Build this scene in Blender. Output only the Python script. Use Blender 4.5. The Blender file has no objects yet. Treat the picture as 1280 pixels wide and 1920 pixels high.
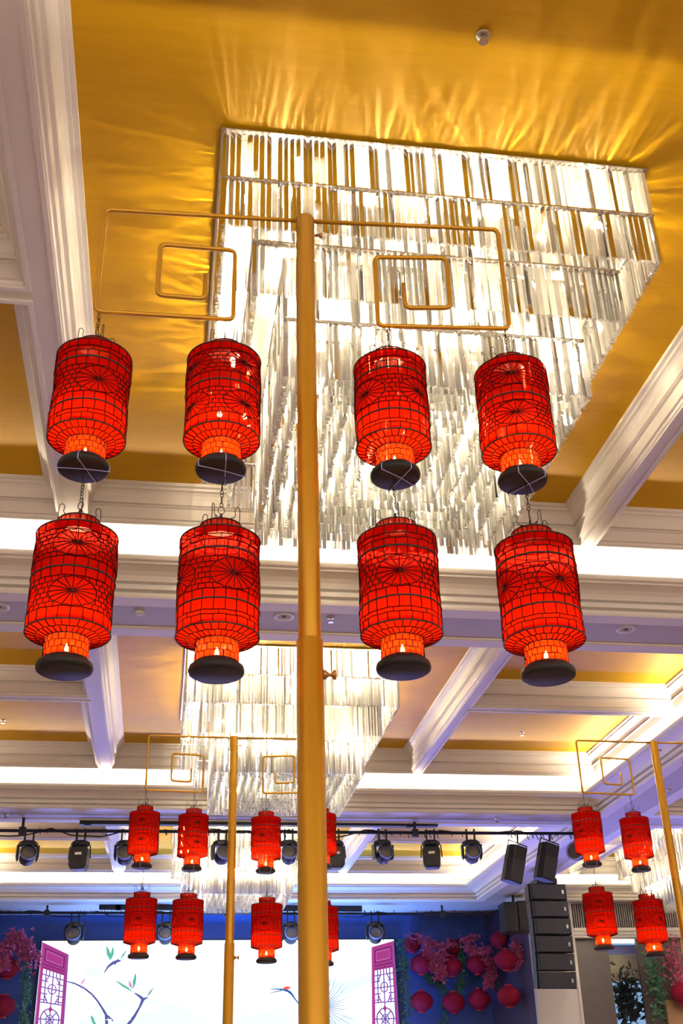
import bpy, math, random
from mathutils import Vector, Matrix
random.seed(7)
PI = math.pi
S = bpy.context.scene
COL = S.collection
CZ = 1.5                      # the eye is 1.5 m above the floor

# ------------------------------------------------------------------ camera
F, PITCH, ROLL, YAW = 2085.7, 0.5014, -0.0277, 0.1608
def cam_matrix():
    B = Matrix(((1, 0, 0), (0, 0, -1), (0, 1, 0)))
    cy, sy = math.cos(YAW), math.sin(YAW); Rz = Matrix(((cy, -sy, 0), (sy, cy, 0), (0, 0, 1)))
    cp, sp = math.cos(PITCH), math.sin(PITCH); Rx = Matrix(((1, 0, 0), (0, cp, sp), (0, -sp, cp)))
    cr, sr = math.cos(ROLL), math.sin(ROLL); Rr = Matrix(((cr, -sr, 0), (sr, cr, 0), (0, 0, 1)))
    return Rr @ Rx @ B @ Rz
CM = cam_matrix()
def at(px, py, Y):            # point of the room at depth Y that the photograph shows at (px, py)
    r = CM.transposed() @ Vector((px - 640, py - 960, F))
    r = r * (Y / r.y)
    return Vector((r.x, r.y, r.z + CZ))
cam = bpy.data.cameras.new('camera'); co = bpy.data.objects.new('camera', cam); COL.objects.link(co)
R3 = CM.transposed() @ Matrix(((1, 0, 0), (0, -1, 0), (0, 0, -1)))
co.matrix_world = Matrix.Translation((0, 0, CZ)) @ R3.to_4x4()
cam.sensor_fit = 'VERTICAL'; cam.sensor_height = 36; cam.lens = F / 1920 * 36
cam.clip_start = .05; cam.clip_end = 200
S.camera = co
# ------------------------------------------------------------------ world, exposure
w = bpy.data.worlds.new('world'); S.world = w; w.use_nodes = True
w.node_tree.nodes['Background'].inputs[0].default_value = (1, .85, .74, 1)
w.node_tree.nodes['Background'].inputs[1].default_value = 2.2
S.view_settings.view_transform = 'Standard'; S.view_settings.look = 'None'
S.view_settings.gamma = 1; S.view_settings.exposure = 0.32
S.view_settings.use_curve_mapping = False
S.cycles.max_bounces = 7; S.cycles.diffuse_bounces = 3; S.cycles.glossy_bounces = 3
S.cycles.transmission_bounces = 6; S.cycles.transparent_max_bounces = 36
S.cycles.caustics_reflective = False; S.cycles.caustics_refractive = False
S.cycles.sample_clamp_indirect = 4
LED_POWER, COVE_POWER, BULB_POWER, WASH_POWER, CANDLE_POWER = 3.0, 120.0, 620.0, 125.0, 1250.0

# blue wash lights standing on the stage floor, throwing their light up and back over the hall
def area(name, loc, target, size, power, col):
    l = bpy.data.lights.new(name, 'AREA'); l.shape = 'RECTANGLE'; l.size, l.size_y = size
    l.energy = power; l.color = col; l.spread = math.radians(110)
    o = bpy.data.objects.new(name, l); COL.objects.link(o); o.location = loc
    o.rotation_euler = (Vector(target) - Vector(loc)).to_track_quat('-Z', 'Y').to_euler()
    return o
area('stage_wash', (-1, 24.6, .6), (0, 17.5, 5.9), (3, .5), WASH_POWER, (.20, .22, 1))
area('stage_wash', (5, 24.6, .6), (4.5, 17.5, 5.9), (3, .5), WASH_POWER, (.20, .22, 1))
area('stage_wash', (9.2, 22, .6), (8, 17.5, 5.9), (3, .5), WASH_POWER*.8, (.20, .22, 1))
area('stage_backdrop_wash', (2, 25.6, .6), (2, 27, 5.2), (4, .3), WASH_POWER*4.5, (.09, .28, 1))

# ------------------------------------------------------------------ materials
def mat(name): 
    m = bpy.data.materials.new(name); m.use_nodes = True
    nt = m.node_tree; return m, nt, nt.nodes['Principled BSDF'], nt.nodes['Material Output']
def plain(name, col, rough=.5, metal=0, noise=0, nscale=8, bump=0, spec=.5):
    m, nt, p, out = mat(name)
    p.inputs['Base Color'].default_value = (*col, 1); p.inputs['Roughness'].default_value = rough
    p.inputs['Metallic'].default_value = metal; p.inputs['Specular IOR Level'].default_value = spec
    if noise or bump:
        tc = nt.nodes.new('ShaderNodeTexCoord'); n = nt.nodes.new('ShaderNodeTexNoise')
        n.inputs['Scale'].default_value = nscale; n.inputs['Detail'].default_value = 4
        nt.links.new(tc.outputs['Object'], n.inputs['Vector'])
        if noise:
            mx = nt.nodes.new('ShaderNodeMix'); mx.data_type = 'RGBA'
            mx.inputs[6].default_value = (*[c*(1-noise) for c in col], 1); mx.inputs[7].default_value = (*[min(1, c*(1+noise)) for c in col], 1)
            nt.links.new(n.outputs['Fac'], mx.inputs[0]); nt.links.new(mx.outputs[2], p.inputs['Base Color'])
        if bump:
            b = nt.nodes.new('ShaderNodeBump'); b.inputs['Strength'].default_value = bump; b.inputs['Distance'].default_value = .002
            nt.links.new(n.outputs['Fac'], b.inputs['Height']); nt.links.new(b.outputs[0], p.inputs['Normal'])
    return m
def glow(name, col, s):
    m, nt, p, out = mat(name)
    e = nt.nodes.new('ShaderNodeEmission'); e.inputs[0].default_value = (*col, 1); e.inputs[1].default_value = s
    nt.links.new(e.outputs[0], out.inputs[0]); nt.nodes.remove(p); return m
def gold_ceiling():
    m, nt, p, out = mat('gold_ceiling')
    tc = nt.nodes.new('ShaderNodeTexCoord'); mp = nt.nodes.new('ShaderNodeMapping'); mp.inputs['Scale'].default_value = (1.2, 9, 1)
    n = nt.nodes.new('ShaderNodeTexNoise'); n.inputs['Scale'].default_value = 3; n.inputs['Detail'].default_value = 5
    mx = nt.nodes.new('ShaderNodeMix'); mx.data_type = 'RGBA'
    mx.inputs[6].default_value = (.54, .29, .003, 1); mx.inputs[7].default_value = (.66, .37, .006, 1)
    for a, b in ((tc.outputs['Object'], mp.inputs[0]), (mp.outputs[0], n.inputs['Vector']), (n.outputs['Fac'], mx.inputs[0]), (mx.outputs[2], p.inputs['Base Color'])): nt.links.new(a, b)
    p.inputs['Roughness'].default_value = .52; p.inputs['Specular IOR Level'].default_value = .2
    return m
def fabric():
    m, nt, p, out = mat('red_lantern_silk')
    nt.nodes.remove(p)
    tr = nt.nodes.new('ShaderNodeBsdfTransparent'); tr.inputs[0].default_value = (1, .22, .15, 1)
    tl = nt.nodes.new('ShaderNodeBsdfTranslucent'); tl.inputs[0].default_value = (.80, .026, .002, 1)
    df = nt.nodes.new('ShaderNodeBsdfDiffuse'); df.inputs[0].default_value = (.44, .0005, .0015, 1)
    tc = nt.nodes.new('ShaderNodeTexCoord'); n = nt.nodes.new('ShaderNodeTexNoise'); n.inputs['Scale'].default_value = 60
    nt.links.new(tc.outputs['Object'], n.inputs['Vector'])
    b = nt.nodes.new('ShaderNodeBump'); b.inputs['Strength'].default_value = .3; b.inputs['Distance'].default_value = .002
    nt.links.new(n.outputs['Fac'], b.inputs['Height']); nt.links.new(b.outputs[0], df.inputs['Normal'])
    m1 = nt.nodes.new('ShaderNodeMixShader'); m1.inputs[0].default_value = .55
    nt.links.new(df.outputs[0], m1.inputs[1]); nt.links.new(tl.outputs[0], m1.inputs[2])
    m2 = nt.nodes.new('ShaderNodeMixShader'); m2.inputs[0].default_value = .30
    nt.links.new(m1.outputs[0], m2.inputs[1]); nt.links.new(tr.outputs[0], m2.inputs[2])
    nt.links.new(m2.outputs[0], out.inputs[0]); return m
def crystal():
    m, nt, p, out = mat('cut_crystal')
    nt.nodes.remove(p)
    tr = nt.nodes.new('ShaderNodeBsdfTransparent'); tr.inputs[0].default_value = (.97, .97, .96, 1)
    gl = nt.nodes.new('ShaderNodeBsdfGlossy'); gl.inputs['Roughness'].default_value = .08; gl.inputs[0].default_value = (1, 1, 1, 1)
    tl = nt.nodes.new('ShaderNodeBsdfTranslucent'); tl.inputs[0].default_value = (1, .97, .90, 1)
    df = nt.nodes.new('ShaderNodeBsdfDiffuse'); df.inputs[0].default_value = (.95, .93, .88, 1)
    # random facet value mixes clear with milky white, imitating light scattered in the rods
    at_ = nt.nodes.new('ShaderNodeAttribute'); at_.attribute_name = 'facet'; at_.attribute_type = 'GEOMETRY'
    mr = nt.nodes.new('ShaderNodeMapRange'); mr.inputs['To Min'].default_value = .32; mr.inputs['To Max'].default_value = .62
    nt.links.new(at_.outputs['Fac'], mr.inputs['Value'])
    a = nt.nodes.new('ShaderNodeMixShader'); a.inputs[0].default_value = .7
    nt.links.new(df.outputs[0], a.inputs[1]); nt.links.new(tl.outputs[0], a.inputs[2])
    b = nt.nodes.new('ShaderNodeMixShader'); nt.links.new(mr.outputs[0], b.inputs[0])
    nt.links.new(tr.outputs[0], b.inputs[1]); nt.links.new(a.outputs[0], b.inputs[2])
    gs = nt.nodes.new('ShaderNodeBsdfGlass'); gs.inputs['Roughness'].default_value = .02; gs.inputs['IOR'].default_value = 1.5
    g = nt.nodes.new('ShaderNodeMixShader'); g.inputs[0].default_value = .38
    nt.links.new(b.outputs[0], g.inputs[1]); nt.links.new(gs.outputs[0], g.inputs[2]); b = g
    fr = nt.nodes.new('ShaderNodeFresnel'); fr.inputs[0].default_value = 1.33
    c = nt.nodes.new('ShaderNodeMixShader'); nt.links.new(fr.outputs[0], c.inputs[0])
    nt.links.new(b.outputs[0], c.inputs[1]); nt.links.new(gl.outputs[0], c.inputs[2])
    nt.links.new(c.outputs[0], out.inputs[0]); return m
def led_picture():
    m, nt, p, out = mat('led_picture'); nt.nodes.remove(p)
    tc = nt.nodes.new('ShaderNodeTexCoord'); mp = nt.nodes.new('ShaderNodeMapping'); mp.inputs['Scale'].default_value = (.35, 1, 1.6)
    n = nt.nodes.new('ShaderNodeTexNoise'); n.inputs['Scale'].default_value = 1.6; n.inputs['Detail'].default_value = 6
    r = nt.nodes.new('ShaderNodeValToRGB')
    r.color_ramp.elements[0].position = .36; r.color_ramp.elements[0].color = (.45, .66, .90, 1)
    r.color_ramp.elements[1].position = .52; r.color_ramp.elements[1].color = (.80, .93, 1, 1)
    e = nt.nodes.new('ShaderNodeEmission'); e.inputs[1].default_value = LED_POWER * .55
    for a, b in ((tc.outputs['Object'], mp.inputs[0]), (mp.outputs[0], n.inputs['Vector']), (n.outputs['Fac'], r.inputs[0]), (r.outputs[0], e.inputs[0]), (e.outputs[0], out.inputs[0])): nt.links.new(a, b)
    return m
M = dict(
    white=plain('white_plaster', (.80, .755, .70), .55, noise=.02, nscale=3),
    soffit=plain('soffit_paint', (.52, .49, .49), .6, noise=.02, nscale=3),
    gold=gold_ceiling(), silk=fabric(), crystal=crystal(),
    brass=plain('gold_painted_steel', (.46, .235, .012), .36, .5),
    brass_dark=plain('bronze_knob', (.35, .18, .05), .4, .7),
    wire=plain('fine_lattice_wire', (.040, .0006, .0006), .7, spec=.08),
    iron=plain('black_iron_wire', (.012, .007, .006), .5, .3),
    base=plain('black_lacquered_wood', (.010, .009, .010), .55, noise=.3, nscale=30, spec=.25),
    tape=plain('pale_blue_cord', (.33, .36, .75), .6),
    wax=plain('tealight_wax', (.95, .80, .60), .6),
    flame=glow('tealight_flame', (1, .50, .14), CANDLE_POWER),
    small_bulb=glow('small_halogen_bulb', (1, .83, .56), BULB_POWER*3.6),
    bulb=glow('halogen_bulb', (1, .83, .56), BULB_POWER),
    cove=glow('cove_led', (1, .84, .62), COVE_POWER),
    steel=plain('polished_steel', (.78, .75, .71), .2, 1), chrome=plain('chrome', (.7, .68, .66), .2, 1),
    black=plain('black_casing', (.011, .012, .017), .5, spec=.3), grille=plain('speaker_grille', (.020, .024, .034), .7, noise=.25, nscale=90),
    lens=plain('fixture_lens', (.10, .095, .085), .3, .1), lampring=plain('pale_lens_hood', (.16, .20, .45), .4),
    navy=plain('navy_backdrop', (.024, .062, .22), .7, noise=.15, nscale=1), stagewall=plain('dark_stage_wall', (.05, .045, .12), .7),
    led=led_picture(),
    paper=plain('red_paper', (.20, .003, .028), .75, spec=.2), capred=plain('red_cap', (.35, .01, .03), .6),
    blossom=plain('pink_blossom', (.50, .09, .20), .7, noise=.3, nscale=12), vine=plain('green_vine', (.05, .16, .10), .7, noise=.4, nscale=10),
    louvre=plain('grey_louvre', (.30, .26, .27), .6), darkgap=plain('dark_recess', (.05, .045, .05), .8),
    pillar=plain('pillar_paint', (.62, .59, .60), .6), darkpanel=plain('dark_stone_panel', (.075, .062, .072), .45, noise=.15, nscale=6),
    carpet=plain('dark_carpet', (.34, .24, .19), .9, noise=.3, nscale=4), glasspane=plain('dim_glass', (.05, .05, .07), .1),
    blind=plain('cream_blind', (.62, .58, .42), .8), bluelintel=plain('blue_grey_lintel', (.22, .24, .55), .7),
    wallglow=glow('glowing_wall', (.35, .62, 1), .55), bamboo=plain('brown_post', (.30, .17, .09), .6), leafdark=plain('dark_leaves', (.012, .025, .03), .8),
    plastic=plain('white_plastic', (.75, .73, .72), .4),
)
def screen_ink(name, col, s=1): return glow('screen_' + name, col, s)
INK = dict(rose=screen_ink('rose', (.34, .04, .22)), lilac=screen_ink('lilac', (.20, .08, .34)), plum=screen_ink('plum', (.17, .02, .12)), pale=screen_ink('pale_rose', (.45, .10, .34)),
           twig=screen_ink('twig', (.10, .09, .30)), leaf=screen_ink('leaf', (.10, .42, .30)), bud=screen_ink('bud', (.60, .22, .50)), crane=screen_ink('crane', (.02, .10, .35)), wash=screen_ink('wash', (.72, .86, .96), 1.05), petal=screen_ink('petal', (.9, .95, 1), 1.6), red=screen_ink('red', (.8, .1, .1)))

# ------------------------------------------------------------------ mesh helpers
class MB:
    def __init__(s): s.v = []; s.f = []; s.m = []
    def add(s, vs, fs, mi=0):
        b = len(s.v); s.v += [tuple(v) for v in vs]; s.f += [tuple(b + i for i in f) for f in fs]; s.m += [mi]*len(fs)
    def box(s, a, b, mi=0, T=None):
        x0, y0, z0 = a; x1, y1, z1 = b
        vs = [Vector(p) for p in ((x0, y0, z0), (x1, y0, z0), (x1, y1, z0), (x0, y1, z0), (x0, y0, z1), (x1, y0, z1), (x1, y1, z1), (x0, y1, z1))]
        if T: vs = [T @ v for v in vs]
        s.add(vs, [(0, 3, 2, 1), (4, 5, 6, 7), (0, 1, 5, 4), (1, 2, 6, 5), (2, 3, 7, 6), (3, 0, 4, 7)], mi)
    def tube(s, pts, r, n=6, closed=False, mi=0, cap=True):
        pts = [Vector(p) for p in pts]; N = len(pts); rs = r if isinstance(r, (list, tuple)) else [r]*N
        up = None; rings = []
        for i, p in enumerate(pts):
            a = pts[(i-1) % N] if (closed or i) else p; b = pts[(i+1) % N] if (closed or i < N-1) else p
            t = (b - a).normalized() if (b - a).length > 1e-9 else Vector((0, 0, 1))
            if up is None: up = t.orthogonal().normalized()
            u = up - t * up.dot(t)
            if u.length < 1e-6: u = t.orthogonal()
            u.normalize(); up = u; v = t.cross(u)
            rings.append([p + (u*math.cos(2*PI*k/n) + v*math.sin(2*PI*k/n))*rs[i] for k in range(n)])
        vs = [q for rg in rings for q in rg]; fs = []
        for i in range(N if closed else N-1):
            j = (i+1) % N
            for k in range(n): fs.append((i*n+k, i*n+(k+1) % n, j*n+(k+1) % n, j*n+k))
        if not closed and cap: fs += [tuple(range(n-1, -1, -1)), tuple((N-1)*n+k for k in range(n))]
        s.add(vs, fs, mi)
    def lathe(s, prof, n=32, mi=0, T=None, c=(0, 0, 0), close=False):
        vs = []; fs = []
        for r, z in prof:
            for k in range(n):
                v = Vector((c[0]+r*math.cos(2*PI*k/n), c[1]+r*math.sin(2*PI*k/n), c[2]+z)); vs.append(T @ v if T else v)
        for i in range(len(prof)-1):
            for k in range(n): fs.append((i*n+k, i*n+(k+1) % n, (i+1)*n+(k+1) % n, (i+1)*n+k))
        if close: fs += [tuple(range(n-1, -1, -1)), tuple((len(prof)-1)*n+k for k in range(n))]
        s.add(vs, fs, mi)
    def prism(s, poly, axis0, axis1, mi=0):      # polygon (list of Vectors) swept from offset axis0 to axis1
        n = len(poly); vs = [Vector(p)+axis0 for p in poly] + [Vector(p)+axis1 for p in poly]
        fs = [tuple(range(n-1, -1, -1)), tuple(range(n, 2*n))] + [(i, (i+1) % n, n+(i+1) % n, n+i) for i in range(n)]
        s.add(vs, fs, mi)
    def rect_sweep(s, x0, x1, y0, y1, prof, mi=0):  # mitred moulding round a rectangle: (inset, z)
        vs = []; fs = []
        for i, z in prof: vs += [(x0+i, y0+i, z+CZ), (x1-i, y0+i, z+CZ), (x1-i, y1-i, z+CZ), (x0+i, y1-i, z+CZ)]
        for j in range(len(prof)-1):
            for k in range(4): fs.append((j*4+k, j*4+(k+1) % 4, (j+1)*4+(k+1) % 4, (j+1)*4+k))
        s.add(vs, fs, mi)
    def mesh(s, name, mats, smooth=False):
        me = bpy.data.meshes.new(name); me.from_pydata(s.v, [], s.f)
        for m in (mats if isinstance(mats, (list, tuple)) else [mats]): me.materials.append(m)
        me.polygons.foreach_set('material_index', s.m)
        if smooth: me.polygons.foreach_set('use_smooth', [True]*len(s.f))
        me.update(); return me
    def build(s, name, mats, parent=None, smooth=False, loc=None):
        o = bpy.data.objects.new(name, s.mesh(name, mats, smooth)); COL.objects.link(o)
        if parent: o.parent = parent
        if loc is not None: o.location = loc
        return o
def bevel(o, w=.004, seg=2):
    m = o.modifiers.new('bevel', 'BEVEL'); m.width = w; m.segments = seg; m.limit_method = 'ANGLE'; return o
def tag(o, label=None, cat=None, group=None, kind=None):
    for k, v in (('label', label), ('category', cat), ('group', group), ('kind', kind)):
        if v: o[k] = v
    return o
def struct(o): o['kind'] = 'structure'; return o
def empty(name, loc=(0, 0, 0), rz=0):
    o = bpy.data.objects.new(name, None); COL.objects.link(o); o.location = loc; o.rotation_euler = (0, 0, rz); o.empty_display_size = .1
    return o
def copy_tree(o, parent=None):
    c = o.copy(); COL.objects.link(c)
    if parent: c.parent = parent
    for ch in [k for k in bpy.data.objects if k.parent == o]: copy_tree(ch, c)
    return c
def part(mesh, name, parent, loc=(0, 0, 0), rot=None):
    o = bpy.data.objects.new(name, mesh); COL.objects.link(o); o.parent = parent; o.location = loc
    if rot: o.rotation_euler = rot
    return o

# ------------------------------------------------------------------ ceiling geometry (heights above the eye)
Z1, ZL, Z2, Z3, ZT = 4.20, 4.50, 4.644, 4.972, 5.30
Y1, P = 9.512, 7.689
XR = 6.966; XL = -4.21; XR2 = XR + .5; XE = 13.6
BAYS_Y = [(Y1 + .5 + (n-1)*P, Y1 + n*P) for n in range(-1, 3)]
BAYS_X = [(XL, XR), (XR2, XE)]
GX = .406; GY = .78
COVE = [(0, 4.30), (0, 4.188), (.018, 4.180), (.20, 4.182), (.215, 4.20), (.215, 4.222), (.185, 4.226), (.185, 4.244), (.245, 4.250), (.25, 4.284), (.215, 4.288), (.215, 4.312), (.265, 4.318),
        (.275, 4.332), (.298, 4.358), (.345, 4.385), (.415, 4.402), (.455, 4.406), (.455, 4.422), (.495, 4.427), (.505, 4.445), (.505, 4.467), (.482, 4.467), (.482, 4.43), (0, 4.43), (-.04, 4.43), (-.04, 4.66)]
CROWN = [(-.040, 4.646), (-.040, 4.628), (-.008, 4.628), (-.008, 4.642), (.004, 4.650), (.010, 4.668), (.030, 4.672), (.034, 4.775), (.060, 4.779), (.060, 4.787), (.036, 4.790), (.036, 4.800),
         (.058, 4.806), (.066, 4.850), (.084, 4.888), (.104, 4.908), (.128, 4.914), (.128, 4.938), (.158, 4.942), (.158, 4.975)]
ceil_mb, soff_mb, gold_mb = MB(), MB(), MB()
def hbox(mb, x0, x1, y0, y1, z0, z1): mb.box((x0, y0, z0+CZ), (x1, y1, z1+CZ))
# main beams: dropped soffits between the bays
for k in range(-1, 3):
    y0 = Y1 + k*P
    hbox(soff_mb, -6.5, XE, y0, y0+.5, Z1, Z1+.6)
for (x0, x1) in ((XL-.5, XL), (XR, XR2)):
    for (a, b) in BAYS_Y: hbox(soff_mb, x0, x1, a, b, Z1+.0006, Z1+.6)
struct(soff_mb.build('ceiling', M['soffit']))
trim_n = 0
grid_openings = []
for bi, (ya, yb) in enumerate(BAYS_Y):
    for ci, (xa, xb) in enumerate(BAYS_X):
        trim_n += 1
        mb = MB(); mb.rect_sweep(xa, xb, ya, yb, COVE); struct(mb.build('trim_%d' % trim_n, M['white']))
        # LED strip lying in the trough behind the cove lip
        mb = MB(); mb.rect_sweep(xa, xb, ya, yb, [(.415, 4.459), (.463, 4.459)])
        o = tag(mb.build('cove_light_strip', M['cove']), 'warm LED strip hidden behind the cove lip of a ceiling bay', 'light strip', 'LED strips in the ceiling coves')
        # openings of the coffer grid
        gx0, gx1, gy0, gy1 = xa+GX, xb-GX, ya+GY, yb-GY
        if ci == 0: xs = [gx0, -1.056, -.847, 3.645, 3.804, gx1]
        else: xs = [gx0, 8.75, 8.93, 12.3, 12.5, gx1]
        yc0, yc1 = yb-3.684-.178, yb-3.684
        ops = [(xs[0], xs[1], gy0, yc0), (xs[0], xs[1], yc1, gy1), (xs[2], xs[3], gy0, gy1), (xs[4], xs[5], gy0, yc0), (xs[4], xs[5], yc1, gy1)]
        W = lambda a, b, c, d: hbox(ceil_mb, a, b, c, d, Z2, ZT)
        W(xa-.04, xb+.04, ya-.04, gy0); W(xa-.04, xb+.04, gy1, yb+.04); W(xa-.04, gx0, gy0, gy1); W(gx1, xb+.04, gy0, gy1)
        W(xs[1], xs[2], gy0, gy1); W(xs[3], xs[4], gy0, gy1); W(xs[0], xs[1], yc0, yc1); W(xs[4], xs[5], yc0, yc1)
        mb = MB()
        for (a, b, c, d) in ops:
            mb.rect_sweep(a, b, c, d, CROWN); hbox(gold_mb, a+.10, b-.10, c+.10, d-.10, Z3, Z3+.05)
        trim_n += 1; struct(mb.build('trim_%d' % trim_n, M['white']))
struct(ceil_mb.build('ceiling', M['white'])); struct(gold_mb.build('ceiling', M['gold']))
mb = MB(); hbox(mb, -6.6, XE+.3, -7, 28.2, ZT, ZT+.1); struct(mb.build('ceiling', M['white']))  # unseen backing slab above the coffers, added to block the world light
YS = Y1 + 2*P + .5                                   # far face of the last beam
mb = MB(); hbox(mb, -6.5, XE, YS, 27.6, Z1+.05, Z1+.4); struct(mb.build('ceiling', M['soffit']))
mb = MB(); mb.box((-6.6, -7, -.1), (XE+.3, 28.2, 0)); struct(mb.build('floor', M['carpet']))
mb = MB(); mb.box((XE, -6, 0), (XE+.2, 27.6, ZT+CZ)); struct(mb.build('wall_right', M['white']))
mb = MB(); mb.box((-6.7, -6, 0), (-6.5, 27.6, ZT+CZ)); struct(mb.build('wall_left', M['white']))

# ------------------------------------------------------------------ stage end
YB = 27.0
mb = MB(); mb.box((-6.5, YB, 0), (7.55, YB+.2, Z1+.06+CZ)); struct(mb.build('wall_stage', M['navy']))
mb = MB()
mb.prism([Vector((7.55, YB, 0)), Vector((8.06, 25.35, 0)), Vector((8.16, 25.35, 0)), Vector((7.75, YB+.2, 0))], Vector((0, 0, 0)), Vector((0, 0, Z1+.05+CZ)))
struct(mb.build('wall_stage_right', M['stagewall']))
mb = MB(); mb.box((8.065, 25.2, 0), (9.06, 25.7, Z1+CZ)); mb.box((9.0, 25.16, 0), (9.06, 25.2, Z1+CZ)); struct(mb.build('wall_pillar', M['pillar']))
mb = MB()
mb.box((9.06, 25.34, 3.66+CZ), (XE, 25.5, Z1+CZ+.04), 1)
x = 9.08
while x < 12.6:
    mb.box((x, 25.26, 3.67+CZ), (x+.022, 25.34, 4.19+CZ)); x += .052
struct(mb.build('trim_90', [M['louvre'], M['darkgap']]))
mb = MB(); mb.box((9.06, 25.15, 3.60+CZ), (XE, 25.5, 3.67+CZ)); mb.box((9.06, 25.2, 3.53+CZ), (XE, 25.5, 3.60+CZ)); mb.box((9.06, 25.24, 3.475+CZ), (XE, 25.5, 3.53+CZ)); struct(mb.build('trim_91', M['pillar']))

# LED screen with its picture
X0, X1s, ZS = at(79, 1764, YB-.12).x, at(738, 1762, YB-.12).x, at(400, 1763, YB-.12).z
scr = empty('led_screen', ((X0+X1s)/2, YB-.1, .6)); tag(scr, 'huge white LED screen on the blue stage wall, showing branches and lattice doors', 'screen')
so = scr.location
def lp(px, py, d=0):          # a point of the picture on the screen plane
    p = at(px, py, YB-.12-d); return p - so
mb = MB(); mb.box((X0-so.x-.03, 0, 0), (X1s-so.x+.03, .08, ZS-.6+.03)); bevel(mb.build('frame', M['black'], scr), .01)
mb = MB(); mb.box((X0-so.x, -.02, .03), (X1s-so.x, .0, ZS-.6)); mb.build('display_panel', M['led'], scr)
class Flat(MB):
    def poly(s, pts, d=.004, mi=0):
        v = [lp(x, y, 0) + Vector((0, -d, 0)) for x, y in pts]; s.prism(v, Vector((0, 0, 0)), Vector((0, .003, 0)), mi)
    def stroke(s, pts, ws, d=.004, mi=0):
        for i in range(len(pts)-1):
            (xa, ya), (xb, yb) = pts[i], pts[i+1]; L = math.hypot(xb-xa, yb-ya) or 1; nx, ny = -(yb-ya)/L, (xb-xa)/L
            wa = ws[i] if isinstance(ws, list) else ws; wb = ws[i+1] if isinstance(ws, list) else ws
            s.poly([(xa+nx*wa/2, ya+ny*wa/2), (xb+nx*wb/2, yb+ny*wb/2), (xb-nx*wb/2, yb-ny*wb/2), (xa-nx*wa/2, ya-ny*wa/2)], d, mi)
def door_picture(q, name):
    # q(u, v): u across 0..1, v down 0..1 of the visible leaf
    f = Flat()
    R = lambda u0, v0, u1, v1, d, mi: f.poly([q(u0, v0), q(u1, v0), q(u1, v1), q(u0, v1)], d, mi)
    R(0, 0, 1, .285, .004, 0); R(0, .28, .13, 1, .004, 0); R(.87, .28, 1, 1, .004, 0)
    R(.0, 0, .05, 1, .009, 3); R(.95, 0, 1, 1, .009, 1)
    R(.13, .045, .87, .20, .008, 2); R(.19, .065, .81, .185, .012, 3); R(.22, .08, .78, .17, .015, 0); R(.1, .225, .9, .24, .01, 2); R(.1, .262, .9, .272, .01, 2)
    wd = 2.3
    L = lambda pts, w=wd: f.stroke([q(a, b) for a, b in pts], w, .006, 1)
    for vv in (.345, .415, .49, .56, .63): L([(.13, vv), (.35, vv)]); L([(.65, vv), (.87, vv)])
    L([(.13, .345), (.87, .345)], 2)
    for u in (.25, .37, .5, .62, .75): L([(u, .285), (u, .345)])
    for u in (.25, .75): L([(u, .345), (u, .66)])
    L([(.5, .345), (.5, .66)]); L([(.13, .66), (.87, .66)], 2.4); L([(.25, .49), (.75, .49)])
    for sx in (-1, 1):
        L([(.5+sx*.25, .415), (.5+sx*.13, .345)]); L([(.5+sx*.25, .57), (.5+sx*.13, .655)])
    ring = lambda cu, cv, ru, rv, w: L([(cu+ru*math.cos(k*PI/8), cv+rv*math.sin(k*PI/8)) for k in range(17)], w)
    ring(.5, .49, .14, .058, 2.2); ring(.5, .85, .32, .125, 2.6); ring(.5, .85, .13, .05, 2)
    L([(.5, .66), (.5, 1)]); L([(.13, .85), (.87, .85)]); L([(.28, .76), (.72, .94)]); L([(.72, .76), (.28, .94)])
    f.poly([q(.5, .69), q(.58, .73), q(.5, .77), q(.42, .73)], .007, 0)
    L([(.13, .995), (.87, .995)], 2.5)
    f.build(name, [INK['rose'], INK['lilac'], INK['plum'], INK['pale']], scr)
def lerp(a, b, t): return (a[0]+(b[0]-a[0])*t, a[1]+(b[1]-a[1])*t)
def quad(tl, tr, bl, br): return lambda u, v: lerp(lerp(tl, tr, u), lerp(bl, br, u), v)
door_picture(quad((79, 1766), (129, 1790), (63, 1935), (119, 1935)), 'lattice_door_picture')
door_picture(quad((696, 1776), (738, 1764), (697, 1935), (749, 1935)), 'lattice_door_picture')
for strokes in ([([(124, 1840), (140, 1844), (158, 1853), (172, 1864), (183, 1877), (192, 1891), (199, 1903), (212, 1914)], [2, 3, 3.4, 3.6, 3.6, 4, 5, 4]), ([(199, 1903), (200, 1920)], [5, 6])],
                [([(195, 1824), (203, 1812), (214, 1804), (226, 1801)], [1.2, 4, 6, 3]), ([(214, 1808), (222, 1798)], [5, 2])],
                [([(252, 1862), (262, 1868), (268, 1874), (262, 1888), (254, 1902), (246, 1914), (236, 1925)], [2, 5, 6, 4, 5, 6, 4]), ([(268, 1874), (277, 1870)], [5, 2])]):
    f = Flat()
    for a, b in strokes: f.stroke(a, b)
    f.build('branch_picture', INK['twig'], scr)
f = Flat()
leaf = lambda a, b, w: f.poly([a, lerp(lerp(a, b, .35), (lerp(a, b, .35)[0]+w, lerp(a, b, .35)[1]-w*.3), 1), lerp(lerp(a, b, .75), (lerp(a, b, .75)[0]+w*.7, lerp(a, b, .75)[1]-w*.2), 1), b, (lerp(a, b, .5)[0]-w*.8, lerp(a, b, .5)[1]+w*.3)])
for a, b, w_ in (((207, 1802), (199, 1773), 4), ((208, 1800), (212, 1774), 3.5), ((224, 1800), (238, 1780), 3), ((226, 1801), (242, 1792), 2), ((250, 1861), (214, 1837), 3.4), ((249, 1856), (254, 1823), 4), ((276, 1870), (288, 1850), 2.5), ((176, 1918), (170, 1903), 3), ((180, 1926), (170, 1906), 3)): leaf(a, b, w_)
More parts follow.
